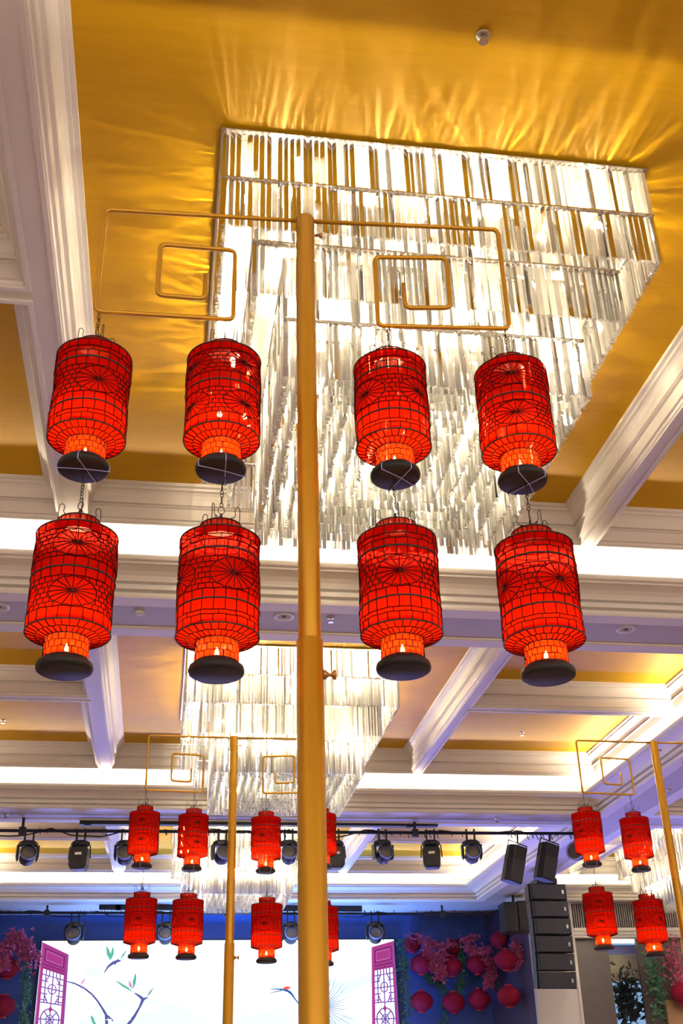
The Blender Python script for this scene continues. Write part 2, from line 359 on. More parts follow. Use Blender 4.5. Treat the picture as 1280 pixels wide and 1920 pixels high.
f.build('leaf_picture', INK['leaf'], scr)
f = Flat()
for a, b, w_ in (((150, 1848), (160, 1833), 3), ((152, 1850), (172, 1838), 2), ((156, 1852), (178, 1848), 1.5), ((247, 1855), (241, 1838), 3), ((275, 1869), (284, 1853), 1.6), ((131, 1806), (134, 1802), 1), ((164, 1894), (167, 1889), 1), ((362, 1885), (376, 1891), .8)): leaf(a, b, w_)
f.build('bud_picture', INK['bud'], scr)
f = Flat()
for k in range(7):
    a = PI + k*PI/6; leaf((222, 1912), (222+26*math.cos(a), 1912+22*math.sin(a)), 5)
f.build('magnolia_picture', INK['petal'], scr)
f = Flat()
f.stroke([(505, 1854), (528, 1855), (540, 1858), (547, 1864), (552, 1872), (560, 1882)], [1, 3, 5, 4, 2.5, 2]); f.stroke([(506, 1862), (528, 1857)], [1, 2]); f.build('crane_head_picture', INK['crane'], scr); f = Flat()
for k in range(16):
    a = -1.25 + k*.16; r = 60 + 10*math.sin(k*2.3); f.stroke([(606, 1886), (606+r*.5*math.cos(a), 1886+r*.5*math.sin(a)), (606+r*math.cos(a-.08), 1886+r*math.sin(a-.08))], [1.6, 1.0, .3])
f.build('pine_needle_picture', INK['crane'], scr)
f = Flat(); f.poly([(530, 1852), (537, 1849), (545, 1851), (542, 1855), (532, 1855)], .008); f.build('crane_cap_picture', INK['red'], scr)
f = Flat()
for xs_ in ([(430, 1924), (470, 1905), (490, 1890), (505, 1900), (520, 1885), (545, 1915), (560, 1926)], [(130, 1925), (200, 1890), (250, 1905), (330, 1880), (400, 1925)], [(618, 1922), (650, 1900), (690, 1926)]):
    f.poly(xs_ + [(xs_[-1][0], 1935), (xs_[0][0], 1935)], .002)
f.build('misty_hill_picture', INK['wash'], scr)

# round paper lanterns and garlands before the stage walls
def paper_lantern():
    t = empty('paper_lantern'); R = .29
    prof = []; nr = 18
    for i in range(nr*2+1):
        a = -PI/2 + PI*i/(nr*2); rr = R*math.cos(a)*(1 if i % 2 else .975); prof.append((max(rr, .09), .235*math.sin(a)))
    mb = MB(); mb.lathe(prof, 28); mb.build('shade', M['paper'], t, True)
    for z in (.235, -.26): 
        mb = MB(); mb.lathe([(.0, z), (.095, z), (.095, z+.03), (0, z+.03)], 20); mb.build('cap', M['capred'], t)
    mb = MB(); mb.tube([(0, 0, .26), (0, 0, .58)], .004, 4); mb.build('cord', M['iron'], t)
    return t
pl0 = paper_lantern(); used = False
LROW = [(790, 1808, 26.6, 'upper row, leftmost on the right stage wall'), (846, 1812, 26.6, 'upper row, second on the right stage wall'), (894, 1808, 26.5, 'upper row, third on the right stage wall'), (948, 1800, 25.7, 'upper row, beside the pillar'),
        (790, 1878, 26.6, 'lower row, leftmost on the right stage wall'), (850, 1880, 26.6, 'lower row, second on the right stage wall'), (898, 1874, 26.5, 'lower row, third on the right stage wall'), (954, 1868, 25.7, 'lower row, beside the pillar'),
        (14, 1815, 26.6, 'upper of two at the left edge of the stage'), (6, 1887, 26.6, 'lower of two at the left edge of the stage'),
        (772, 1771, 26.75, 'topmost, half hidden in blossom near the screen'), (851, 1776, 26.75, 'small and dark above the second column'), (935, 1762, 26.1, 'topmost, dark in the corner of the stage wall')]
for i, (px, py, Y, lab) in enumerate(LROW):
    o = pl0 if i == 0 else copy_tree(pl0)
    o.location = at(px, py, Y)
    o.scale = (.72,)*3 if i >= 10 else (.90,)*3
    if i in (0, 1, 2, 3, 8) or i >= 10:
        for ch_ in [k for k in bpy.data.objects if k.parent == o and k.name.startswith('cord')]:
            q = MB(); q.tube([(0, 0, .26), (0, 0, (Z1+CZ-o.location.z+.04)/o.scale.x)], .004, 4); ch_.data = q.mesh('cord', M['iron'])
    tag(o, 'round red paper lantern, ' + lab, 'paper lantern', 'round paper lanterns by the stage')
def garland(pts, Y, r, mat_, name, label, cat, n, leafs=.05):
    P3 = [at(x, y, Y) for x, y in pts]; b = P3[0].copy(); mb = MB()
    for k in range(n):
        t = random.random()*(len(P3)-1); i = min(int(t), len(P3)-2); p = P3[i].lerp(P3[i+1], t-i) - b
        p += Vector((random.gauss(0, r), random.gauss(0, r*.6), random.gauss(0, r)))
        for q in range(4):
            u = Vector([random.gauss(0, 1) for _ in range(3)]).normalized(); v = u.orthogonal().normalized(); s = leafs*(.5+random.random())
            mb.add([p, p+u*s*.5+v*s*.3, p+u*s, p+u*s*.5-v*s*.3], [(0, 1, 2, 3)])
    mb.tube([q - b for q in P3], .006, 4)
    return tag(mb.build(name, mat_, None, False, b), label, cat, 'garlands before the stage walls')
G = [([(2, 1790), (12, 1780), (22, 1766), (30, 1758)], 26.4, .09, 'pink blossom garland arching at the left edge of the stage', 150), ([(30, 1758), (42, 1770), (52, 1790), (60, 1808)], 26.4, .10, 'pink blossom garland drooping beside the left lattice door', 220),
     ([(4, 1800), (10, 1812), (8, 1800)], 26.3, .05, 'small pink blossom tail over the left paper lantern', 60),
     ([(768, 1758), (790, 1762), (815, 1772), (830, 1772), (850, 1768)], 26.5, .05, 'pink blossom garland strung highest beside the screen', 120), ([(795, 1778), (806, 1792), (815, 1810), (820, 1828)], 26.4, .06, 'pink blossom strand hanging between the first two paper lanterns', 150),
     ([(826, 1778), (828, 1810), (830, 1838)], 26.4, .05, 'pink blossom strand hanging left of the second paper lantern', 100), ([(866, 1768), (884, 1760), (892, 1758)], 26.4, .04, 'short pink blossom strand by the stage wall corner', 60),
     ([(876, 1776), (890, 1786), (898, 1788)], 26.3, .05, 'pink blossom strand over the third paper lantern', 80), ([(908, 1778), (916, 1800), (922, 1828), (912, 1850)], 26.2, .06, 'long pink blossom strand at the corner of the stage wall', 160),
     ([(962, 1768), (975, 1790), (968, 1815)], 25.6, .06, 'pink blossom strand against the white pillar', 90)]
for pts, Y, r, lab, n in G: garland(pts, Y, r, M['blossom'], 'blossom_garland', lab, 'garland', n, .075)
V = [([(752, 1764), (760, 1830), (764, 1925)], 26.5, .07, 'green vine hanging along the right edge of the screen'), ([(868, 1766), (866, 1820), (860, 1862)], 26.5, .06, 'green vine hanging behind the right paper lanterns'), ([(46, 1800), (50, 1860), (46, 1925)], 26.4, .06, 'green vine hanging beside the left lattice door'), ([(800, 1830), (832, 1850), (836, 1925)], 26.6, .05, 'thin green vine between the lower paper lanterns')]
for pts, Y, r, lab in V: garland(pts, Y, r, M['vine'], 'hanging_vine', lab, 'vine', 150, .06)

# dark panelling, window, greenery and reflections built solid, right of the pillar
YW = 25.45
mb = MB(); mb.box((9.06, YW, 0), (at(1150, 1850, YW).x-.02, YW+.1, 3.475+CZ)); struct(mb.build('wall_panel_left', M['darkpanel']))
xa_, xb_ = at(1150, 1850, YW).x-.02, at(1197, 1800, YW).x
mb = MB(); mb.box((xb_, YW, 0), (XE, YW+.1, 3.475+CZ)); struct(mb.build('wall_panel_right', M['darkpanel']))
mb = MB(); mb.box((xa_-.02, YW+.9, 0), (xb_+.4, YW+1.0, 3.5+CZ)); struct(mb.build('window_1', M['wallglow']))  # bluish-white wall beyond the opening, its brightness put in as emission
zb = lambda y: at(1170, y, YW+.7).z
b_ = MB(); b_.box((xa_, YW+.6, zb(1790)), (xb_+.3, YW+.66, 3.42+CZ)); tag(b_.build('lintel_panel', M['bluelintel']), 'blue-grey lintel panel seen through the narrow opening between dark panels', 'panel')
b_ = MB()
x = xa_
while x < xb_+.3: b_.tube([(x, YW+.7, zb(1790)), (x, YW+.7, zb(1840))], .02, 6); x += .036
tag(b_.build('window_blind', M['blind']), 'cream pleated blind glowing in the narrow opening right of the pillar', 'blind')
def foliage(name, mat_, c, s, n, lab, ls=.1):
    mb = MB()
    for k in range(n):
        p = Vector([random.gauss(0, 1)*q for q in s]); u = Vector([random.gauss(0, 1) for _ in range(3)]).normalized(); v = u.orthogonal(); l = ls*(.5+random.random())
        mb.add([p, p+u*l*.5+v*l*.25, p+u*l, p+u*l*.5-v*l*.25], [(0, 1, 2, 3)])
    mb.tube([(0, 0, -s[2]*2), (.02, 0, s[2]*2)], .012, 5)
    return tag(mb.build(name, mat_, None, False, c), lab, 'plant')
foliage('potted_tree', M['leafdark'], at(1176, 1872, YW+.4), (.17, .04, .26), 420, 'dark leafy tree silhouetted against the bright opening', .16)
foliage('reflected_plant', M['vine'], at(1228, 1835, 25.0), (.09, .05, .42), 420, 'reflection of green leaves in the dark panel, built as a solid plant, left of the red blossoms')  # leaves and blossoms mirrored in the dark panel, modelled as solid plants
foliage('reflected_plant', M['blossom'], at(1266, 1815, 25.05), (.10, .05, .30), 260, 'reflection of red blossoms in the dark panel at the right edge, built solid')
mb = MB(); p0 = at(1262, 1880, 25.2); mb.box((p0.x-.2, 25.15, .2), (p0.x+.2, 25.25, p0.z+.05)); bevel(tag(mb.build('brown_post', M['bamboo']), 'plain brown board standing below the reflected plants', 'board'))
o = copy_tree(pl0); o.location = at(1280, 1862, 24.9); tag(o, 'reflection of a round red paper lantern at the right edge, built solid', 'paper lantern', 'round paper lanterns by the stage')  # mirrored lantern, modelled as a solid copy before the panel

# ------------------------------------------------------------------ lighting bars and stage gear
def bar(name, a, b, w, h, m, lab, cat='bar', cables=False, round_=False, Zt=None, hang=()):
    t = empty(name, a); d = b - a; mb = MB()
    if round_: mb.tube([(0, 0, 0), d*.5, d], w, 10)
    else: mb.box((0, -w/2, -h/2), (d.length, w/2, h/2), T=Vector((1, 0, 0)).rotation_difference(d.normalized()).to_matrix().to_4x4())
    mb.build('rail', m, t)
    for hx in hang:
        q = MB(); q.tube([(hx, 0, d.z*hx/d.x), (hx, 0, Zt-a.z)], .022, 8); q.box((hx-.05, -.05, -.07+d.z*hx/d.x), (hx+.05, .05, .05+d.z*hx/d.x)); q.build('hanger_rod', m, t)
    if cables:
        n = int(d.x/1.1)
        for i in range(n):
            x0 = i*d.x/n; x1 = (i+1)*d.x/n; sag = random.choice((.03, .05, .12, .04)); q = MB(); r0 = random.uniform(0, .05)
            q.tube([(x0+(x1-x0)*k/8, -.04, d.z*(x0/d.x)+.03-sag*4*(k/8)*(1-k/8)+r0*math.sin(k*2.1)*.4) for k in range(9)], .011, 5); q.build('cable', M['black'], t)
        q = MB()
        for i in range(60):
            xx = random.random()*d.x; q.tube([(xx, -.02, .04), (xx+.02, -.05, -.03-random.random()*.05)], .008, 4)
        q.build('cable_ties', M['black'], t)
    return tag(t, lab, cat)
ZC = Z2 + CZ; YT = 17.7
bar('lighting_bar', at(-60, 1557, YT), at(1092, 1563, YT), .026, .05, M['black'], 'long black lighting pipe wrapped in cables, carrying the moving heads', 'lighting bar', True, True, Z1+CZ, (.8, 3.3, 6.9))
bar('ceiling_beam', at(150, 1540, YT+.1), at(819, 1544, YT+.1), .12, .11, M['black'], 'dark square steel beam hung just above the front lighting pipe', 'beam', False, False, Z1+CZ, (.12, 3.0, 5.2))
bar('lighting_bar', at(-40, 1711, 25.45), at(908, 1714, 25.45), .03, .05, M['black'], 'black lighting pipe close to the blue stage wall', 'lighting bar', True, True, Z1+CZ, (1.4, 5.2, 10))
bar('ceiling_beam', at(186, 1700, 25.4), at(678, 1704, 25.4), .10, .12, M['black'], 'short dark square beam above the rear lighting pipe', 'beam', False, False, Z1+CZ, (.4, 2.6, 5.0))
def moving_head(lens=True, k=1.0):
    t = empty('moving_head_light')
    for s in (-1, 1):
        q = MB(); q.box((s*.07-.015, -.03, -.16), (s*.07+.015, .03, .04)); bevel(q.build('clamp', M['black'], t), .005)
    q = MB(); q.lathe([(0, -.15), (.12, -.16), (.165, -.19), (.165, -.24), (.13, -.26), (0, -.26)], 8, T=Matrix.Diagonal((1, .8, 1, 1)).to_4x4()); bevel(q.build('base', M['black'], t), .008)
    if lens:
        for s in (-1, 1):
            q = MB(); q.prism([Vector((s*.185, 0, -.23)), Vector((s*.185, 0, -.42)), Vector((s*.165, 0, -.49)), Vector((s*.14, 0, -.49)), Vector((s*.14, 0, -.25))], Vector((0, -.07, 0)), Vector((0, .07, 0))); bevel(q.build('yoke_arm', M['black'], t), .01)
        T = Matrix.Translation((0, -.02, -.42)) @ Matrix.Rotation(math.radians(66), 4, 'X')
        q = MB(); q.lathe([(0, -.15), (.08, -.15), (.125, -.08), (.13, .05), (.12, .13), (.11, .14)], 20, T=T); q.build('head', M['black'], t, True)
        q = MB(); q.lathe([(.128, .10), (.14, .10), (.14, .15), (.125, .15)], 24, T=T); q.build('lens_hood', M['lampring'], t, True)
        q = MB(); q.lathe([(0, .16), (.06, .155), (.122, .13)], 24, T=T); q.build('lens', M['lens'], t, True)
    else:
        q = MB(); q.prism([Vector((-.13, 0, -.27)), Vector((.13, 0, -.27)), Vector((.16, 0, -.34)), Vector((.15, 0, -.58)), Vector((.11, 0, -.64)), Vector((-.11, 0, -.64)), Vector((-.15, 0, -.58)), Vector((-.16, 0, -.34))], Vector((0, -.12, 0)), Vector((0, .12, 0))); bevel(q.build('head', M['black'], t), .015)
        q = MB(); q.box((-.05, -.128, -.41), (.06, -.12, -.37)); q.build('display', M['chrome'], t)
        q = MB(); q.tube([(-.17, 0, -.24), (-.185, 0, -.45)], .012, 6); q.tube([(.17, 0, -.24), (.185, 0, -.45)], .012, 6); q.build('yoke', M['black'], t)
    return t
mhA, mhB = moving_head(True), moving_head(False); firstA = firstB = True
where = ['leftmost on the front pipe', 'second from left on the front pipe', 'behind the first far red lantern', 'behind the far gold pole', 'right of the third far lantern', 'just right of the thick gold pole', 'fourth from the right end of the front pipe', 'between two lens-front heads on the right of the front pipe', 'nearest to the two black speakers']
for (px, kind), lab in zip([(56, 1), (153, 0), (237, 1), (417, 1), (541, 1), (627, 0), (716, 1), (806, 0), (881, 1)], where):
    src = mhA if kind else mhB; first = firstA if kind else firstB
    o = src if first else copy_tree(src)
    if kind: firstA = False
    else: firstB = False
    p = at(px, 1559, YT); o.location = p; o.scale = (.9,)*3; o.rotation_euler.z = random.uniform(-.25, .25)
    tag(o, ('black moving-head light with round lens, ' if kind else 'black boxy moving light, ') + lab, 'stage light', 'moving lights on the front pipe')
for px, lab in ((142, 'over the left lattice door'), (312, 'behind the second far lantern'), (545, 'between the gold poles'), (702, 'above the right lattice door')):
    o = copy_tree(mhA); o.location = at(px, 1713, 25.45); o.rotation_euler.z = random.uniform(-.1, .1); o.scale = (1.12,)*3
    tag(o, 'black moving-head light on the rear pipe, ' + lab, 'stage light', 'moving lights on the rear pipe')
# two small speakers hung from the front pipe
def hung_speaker():
    t = empty('hanging_speaker')
    q = MB(); q.prism([Vector((-.17, -.02, 0)), Vector((-.13, -.15, 0)), Vector((.13, -.15, 0)), Vector((.17, -.02, 0)), Vector((.12, .16, 0)), Vector((-.12, .16, 0))], Vector((0, 0, -.70)), Vector((0, 0, -.06))); bevel(q.build('cabinet', M['black'], t), .02)
    q = MB(); q.prism([Vector((-.125, -.158, 0)), Vector((.125, -.158, 0)), Vector((.125, -.15, 0)), Vector((-.125, -.15, 0))], Vector((0, 0, -.67)), Vector((0, 0, -.30))); q.build('grille', M['grille'], t)
    q = MB(); q.tube([(-.2, 0, -.35), (-.2, 0, 0), (.2, 0, 0), (.2, 0, -.35)], .014, 6); q.tube([(0, 0, 0), (0, .05, .16)], .02, 6); q.build('bracket', M['black'], t)
    return t
hs = hung_speaker(); hs2 = copy_tree(hs)
for o, px, py, lab in ((hs, 970, 1581, 'left of the pair at the right end of the front pipe'), (hs2, 1030, 1577, 'right of the pair, above the speaker column')):
    o.location = at(px, py, YT-.1); o.scale = (.9,)*3; o.rotation_euler = (math.radians(8), math.radians(13), .35); tag(o, 'black wedge speaker, ' + lab, 'speaker')
t = empty('par_light', at(1080, 1563, YT)); t.scale = (.8,)*3; tag(t, 'round black par light with blue rim behind the right-hand red lantern', 'stage light')
T = Matrix.Translation((-.02, 0, -.38)) @ Matrix.Rotation(math.radians(75), 4, 'X') @ Matrix.Rotation(math.radians(-40), 4, 'Y')
q = MB(); q.lathe([(0, -.16), (.10, -.16), (.19, .06), (.19, .10)], 20, T=T); q.build('housing', M['black'], t, True)
q = MB(); q.lathe([(.17, .10), (.20, .10), (.20, .13), (.17, .13)], 24, T=T); q.build('rim', M['tape'], t, True)
q = MB(); q.lathe([(0, .09), (.17, .09)], 24, T=T); q.build('lens', M['lens'], t)
q = MB(); q.tube([(0, 0, 0), (0, 0, -.2), (.18, 0, -.3)], .018, 6); q.build('bracket', M['black'], t)
# line array
YA = 21.5
xc = (at(985, 1658, YA).x + at(1050, 1658, YA).x)/2 + .02
ztop = at(1018, 1660, YA).z; zbot = at(1022, 1855, YA).z; ch = (ztop-zbot)/6
wcab = .74
c0 = None
for i in range(6):
    if c0 is None:
        c0 = empty('line_array_speaker')
        q = MB(); q.prism([Vector((-wcab/2, -.18, 0)), Vector((wcab/2, -.18, 0)), Vector((wcab/2*.86, .24, 0)), Vector((-wcab/2*.86, .24, 0))], Vector((0, 0, -ch+.012)), Vector((0, 0, -.006))); bevel(q.build('cabinet', M['black'], c0), .012)
        q = MB(); q.box((-wcab/2+.02, -.19, -ch+.03), (wcab/2-.02, -.178, -.025)); q.build('grille', M['grille'], c0)
        q = MB(); q.box((wcab/2-.11, -.196, -ch+.12), (wcab/2-.07, -.19, -ch+.19)); tag(q.build('badge', M['chrome'], c0), 'small pale badge')
        for s in (-1, 1):
            q = MB(); q.box((s*wcab/2-.02, -.1, -ch+.01), (s*wcab/2+.02, .0, -.0)); q.build('rigging_plate', M['black'], c0)
        o = c0
    else: o = copy_tree(c0)
    lean = [0, -.015, -.03, -.02, .0, .05][i]*.5
    o.location = (xc + [0, .02, .04, .05, .05, .04][i]*.6, YA + i*.012, ztop - i*ch); o.rotation_euler = (math.radians([-1, -1, 0, 2, 4, 6][i]), 0, .12)
    tag(o, 'black line-array speaker cabinet, ' + ['topmost of the hanging column', 'second from the top of the column', 'third from the top of the column', 'third from the bottom of the column', 'second from the bottom of the column', 'lowest of the hanging column'][i], 'speaker', 'line array cabinets in the hanging column')
t = empty('rigging_frame', (xc, YA, ztop)); q = MB(); q.box((-.2, -.2, 0), (.2, .25, .10)); q.tube([(-.1, 0, .1), (-.1, 0, Z1+CZ-ztop)], .02, 6); q.tube([(.1, 0, .1), (.1, 0, Z1+CZ-ztop)], .02, 6); q.build('bumper', M['black'], t)
tag(t, 'black rigging frame holding the speaker column from the ceiling beam', 'rigging')
t = empty('box_speaker', at(962, 1692, 24.2)); q = MB(); q.box((-.28, -.2, -.62), (.02, .25, -.02)); q.box((.03, -.22, -.62), (.32, .22, 0)); bevel(q.build('cabinet', M['black'], t), .015)
q = MB(); q.tube([(0, 0, 0), (0, 0, Z1+CZ-t.location.z)], .03, 6); q.build('mount', M['black'], t); tag(t, 'pair of joined black speakers hung behind the line-array column', 'speaker')

# ------------------------------------------------------------------ ceiling fittings
def sprinkler():
    t = empty('ceiling_sprinkler')
    q = MB(); q.lathe([(0, 0), (.045, 0), (.045, -.006), (.03, -.014), (0, -.014)], 20); q.build('rose', M['chrome'], t, True)
    q = MB(); q.tube([(0, 0, 0), (0, 0, -.05)], .008, 8); q.lathe([(0, -.052), (.028, -.052), (.028, -.056), (0, -.056)], 16); q.tube([(-.014, 0, -.014), (-.014, 0, -.05)], .003, 5); q.tube([(.014, 0, -.014), (.014, 0, -.05)], .003, 5); q.build('head', M['chrome'], t)
    return t
def atz(px, py, z):
    r = CM.transposed() @ Vector((px-640, py-960, F)); r = r*(z/r.z); return Vector((r.x, r.y, r.z+CZ))
s0 = sprinkler()
for i, (px, py, z, lab) in enumerate([(905, 66, Z3, 'on the gold ceiling at the top of the picture'), (620, 1158, Z1, 'on the first soffit right of the thick pole'), (978, 1373, Z3, 'on the small gold coffer right of the far chandelier'), (6, 1350, Z3, 'on the gold coffer at the left edge'),
                                      (11, 1527, Z1, 'on the second soffit at the left edge'), (931, 1535, Z1, 'on the second soffit right of centre'), (1253, 1481, Z1, 'on the blue side beam behind the right pole')]):
    o = s0 if i == 0 else copy_tree(s0); o.location = atz(px, py, z); 
    if i == 0: o.scale = (.9,)*3
    tag(o, 'small chrome ceiling sprinkler ' + lab, 'sprinkler', 'ceiling sprinklers')
d0 = None
for px, py, lab in ((532, 1156, 'left of the thick gold pole'), (1173, 1180, 'at the right end of the first soffit'), (-2, 1138, 'cut by the left edge of the picture')):
    if d0 is None:
        d0 = o = empty('downlight')
        q = MB(); q.lathe([(.062, .02), (.062, -.003), (.075, -.010), (.098, -.006), (.10, .0)], 32); q.build('trim_ring', M['plastic'], d0, True)
        q = MB(); q.lathe([(.062, .0), (.05, .03), (0, .032)], 24); q.build('reflector', M['chrome'], d0, True)
        q = MB(); q.lathe([(0, -.012), (.02, -.008), (.026, .01), (0, .03)], 14); q.build('lamp', M['lens'], d0, True)
    else: o = copy_tree(d0)
    o.location = atz(px, py, Z1) - Vector((0, 0, .001)); tag(o, 'unlit round recessed downlight on the first soffit, ' + lab, 'downlight', 'downlights on the first soffit')
q = MB(); q.lathe([(0, 0), (.05, 0), (.05, -.015), (.035, -.03), (0, -.032)], 24); o = q.build('smoke_detector', M['plastic'], None, True, atz(262, 1147, Z1)); tag(o, 'small white round smoke detector on the first soffit', 'smoke detector')
q = MB(); q.box((-.42, -.05, -.012), (.42, .05, 0)); o = q.build('ceiling_vent', M['plastic'], None, False, atz(545, 1532.5, Z1)); tag(o, 'pale linear ceiling fitting on the second soffit above the far lanterns', 'vent')

# ------------------------------------------------------------------ chandeliers
def facet_attr(me):
    a = me.attributes.new('facet', 'FLOAT', 'FACE'); a.data.foreach_set('value', [random.random()**1.15 for _ in me.polygons])
def rod(mb, p, L, a, r=.0175, tip=True):
    n = 3; vs = []
    for z, k in ((0, .55), (-.012, 1), (-L, 1)):
        for i in range(n): vs.append((p[0]+r*k*math.cos(a+2*PI*i/n), p[1]+r*k*math.sin(a+2*PI*i/n), p[2]+z))
    fs = [(0, 1, 2), (8, 7, 6)]
    for j in range(2):
        for i in range(n): fs.append((j*n+i, j*n+(i+1) % n, (j+1)*n+(i+1) % n, (j+1)*n+i))
    mb.add(vs, fs)
CW, CD = 2.48, 2.78
RODS = {}
def rod_mesh(L, k):
    if (L, k) not in RODS:
        mb = MB(); rod(mb, (0, 0, 0), L, 0); me = mb.mesh('crystal_rod', M['crystal']); facet_attr(me); RODS[(L, k)] = me
    return RODS[(L, k)]
def ring_pts(inset, sp):
    x0, x1, y0, y1 = inset, CW-inset, inset, CD-inset; out = []
    for (a, b) in (((x0, y0), (x1, y0)), ((x1, y0), (x1, y1)), ((x1, y1), (x0, y1)), ((x0, y1), (x0, y0))):
        L = math.hypot(b[0]-a[0], b[1]-a[1]); n = max(1, round(L/sp))
        for i in range(n): out.append((a[0]+(b[0]-a[0])*i/n, a[1]+(b[1]-a[1])*i/n))
    return out
def chandelier():
    t = empty('crystal_chandelier'); top = -.008
    q = MB(); q.box((-.03, -.03, top-.012), (CW+.03, CD+.03, top)); bevel(tag(q.build('ceiling_plate', M['steel'], t), 'polished steel plate'), .003)
    def ringbar(name, inset, z, w=.02, h=.012):
        q = MB(); x0, x1, y0, y1 = inset, CW-inset, inset, CD-inset
        q.box((x0-w, y0-w, z-h), (x1+w, y0+w, z)); q.box((x0-w, y1-w, z-h), (x1+w, y1+w, z)); q.box((x0-w, y0+w, z-h), (x0+w, y1-w, z)); q.box((x1-w, y0+w, z-h), (x1+w, y1-w, z)); q.build(name, M['steel'], t)
    rest = MB(); front = []
    tiers = [(0, -.022, .345), (0, -.378, .345), (.19, -.655, .36), (.19, -.30, .34), (.38, -.60, .42), (.38, -1.03, .39)]
    ringbar('tier_frame', 0, -.368, .016, .008); ringbar('tier_frame', .19, -.645); ringbar('tier_frame', .38, -1.022, .014, .008); ringbar('tier_frame', .38, -.59)
    for ti, (ins, z, L) in enumerate(tiers):
        for i, (x, y) in enumerate(ring_pts(ins, .0345)):
            a = random.uniform(0, 2*PI) if ti else random.choice((0, PI/3, .4, 1.3))+random.uniform(-.2, .2); zz = z+random.uniform(-.003, .003)
            if ti in (0, 1) and y == 0 and len(front) < 100: front.append((x, y, zz, L, a))
            else: rod(rest, (x, y, zz), L, a)
    # the stepped underside: row within row, each a little shorter
    for k in range(8):
        ins = .47+k*.1; zb = -1.40+.012*k
        for (x, y) in ring_pts(ins, .045): rod(rest, (x, y, zb+.30), .30, random.uniform(0, 2*PI), .018)
        if k % 2 == 0: ringbar('tier_frame', ins, zb+.31, .008, .006)
    o = rest.build('crystal_rods', M['crystal'], t); facet_attr(o.data); tag(o, None, None, None, 'stuff')
    for i, (x, y, z, L, a) in enumerate(front): part(rod_mesh(L, i % 7), 'crystal_rod', t, (x, y, z), (0, 0, a))
    # suspension posts
    for x in (.6, CW-.6):
        for y in (.7, CD-.7):
            q = MB(); q.tube([(x, y, top), (x, y, -1.08)], .012, 6); q.build('suspension_post', M['steel'], t)
    bm_ = MB(); bm_.lathe([(0.002, -.042), (.026, -.030), (.037, 0), (.026, .028), (.012, .062), (.002, .064)], 8); bme = bm_.mesh('bulb', M['bulb'], True); bms = bm_.mesh('bulb', M['small_bulb'], True)
    for n_, side in ((7, 0), (7, 1), (6, 2), (6, 3)):
        for i in range(n_):
            f_ = (i+.5)/n_
            x, y = ((.12+(CW-.24)*f_, .2), (.12+(CW-.24)*f_, CD-.2), (.13, .4+(CD-.8)*f_), (CW-.13, .4+(CD-.8)*f_))[side]
            part(bms, 'bulb', t, (x+random.uniform(-.05, .05), y+random.uniform(-.02, .02), -.25-.2*(i % 2)+random.uniform(-.03, .03))).scale = (.5,)*3
    for i in range(4):
        for j in range(4):
            part(bme, 'bulb', t, (.52+(CW-1.04)*i/3+random.uniform(-.04, .04), .52+(CD-1.04)*j/3+random.uniform(-.04, .04), -.80-.26*((i+j) % 2))).scale = (1.5,)*3
    return t
ch0 = chandelier(); ch0.location = (.135, 4.54, Z3+CZ)
tag(ch0, 'largest and nearest stepped crystal chandelier, filling the gold coffer above', 'chandelier', 'crystal chandeliers')
for loc, lab in (((.13, 12.3, Z3+CZ), 'second crystal chandelier, seen below the soffit behind the thick gold pole'), ((.13, 20.0, Z3+CZ), 'farthest central crystal chandelier, behind the far red lanterns and lighting pipe'), ((9.3, 20.0, Z3+CZ), 'side crystal chandelier at the right edge behind the right gold pole')):
    o = copy_tree(ch0); o.location = loc; tag(o, lab, 'chandelier', 'crystal chandeliers')

# ------------------------------------------------------------------ lantern stands
SC = .0057
def rounded(pts, r=.016, n=5):
    out = [Vector(pts[0])]
    for i in range(1, len(pts)-1):
        p = Vector(pts[i]); a = (Vector(pts[i-1])-p).normalized(); b = (Vector(pts[i+1])-p).normalized()
        for k in range(n+1):
            t = k/n; out.append((p+a*r)*(1-t)**2 + p*2*t*(1-t) + (p+b*r)*t*t)
    return out + [Vector(pts[-1])]
def make_stand():
    t = empty('lantern_stand')
    zt = 1.923+CZ
    q = MB(); q.lathe([(0, 0), (.20, 0), (.20, .012), (.19, .02), (.04, .024), (.032, .05)], 40); q.build('base', M['brass'], t, True)
    q = MB(); q.lathe([(.0262, .03), (.0262, .823+CZ), (.024, .826+CZ)], 32); q.build('lower_pole', M['brass'], t, True)
    q = MB(); q.lathe([(.0225, .8+CZ), (.0225, zt-.004), (.020, zt), (0, zt+.002)], 32); q.build('upper_pole', M['brass'], t, True)
    for s in (-1, 1):
        pts = [(s*.015, 0, -.008), (s*.475, 0, -.004), (s*.475, 0, -.310), (s*.166, 0, -.318), (s*.166, 0, -.112), (s*.340, 0, -.104), (s*.340, 0, -.256), (s*.232, 0, -.262), (s*.232, 0, -.19)]
        q = MB(); q.tube([Vector(p)+Vector((0, 0, zt)) for p in rounded(pts)], SC, 10); q.build('scroll_frame', M['brass'], t, True)
    q = MB(); T = Matrix.Translation((.022, 0, zt-.052)) @ Matrix.Rotation(PI/2, 4, 'Y'); q.lathe([(0, 0), (.004, 0), (.003, .012), (.007, .013), (.007, .019), (0, .02)], 12, T=T); q.build('set_screw', M['brass_dark'], t, True)
    q = MB(); T = Matrix.Translation((.025, 0, .755+CZ)) @ Matrix.Rotation(PI/2, 4, 'Y'); q.lathe([(0, 0), (.011, 0), (.009, .006), (.004, .010), (.004, .016), (.010, .020), (.010, .025), (0, .026)], 16, T=T); q.build('height_knob', M['brass_dark'], t, True)
    return t
st0 = make_stand(); STY = -.05
st0.location = (.256, 2.008, 0); st0.rotation_euler.z = STY
tag(st0, 'nearest gold lantern stand, thick telescopic pole running down the centre', 'lantern stand', 'gold lantern stands')
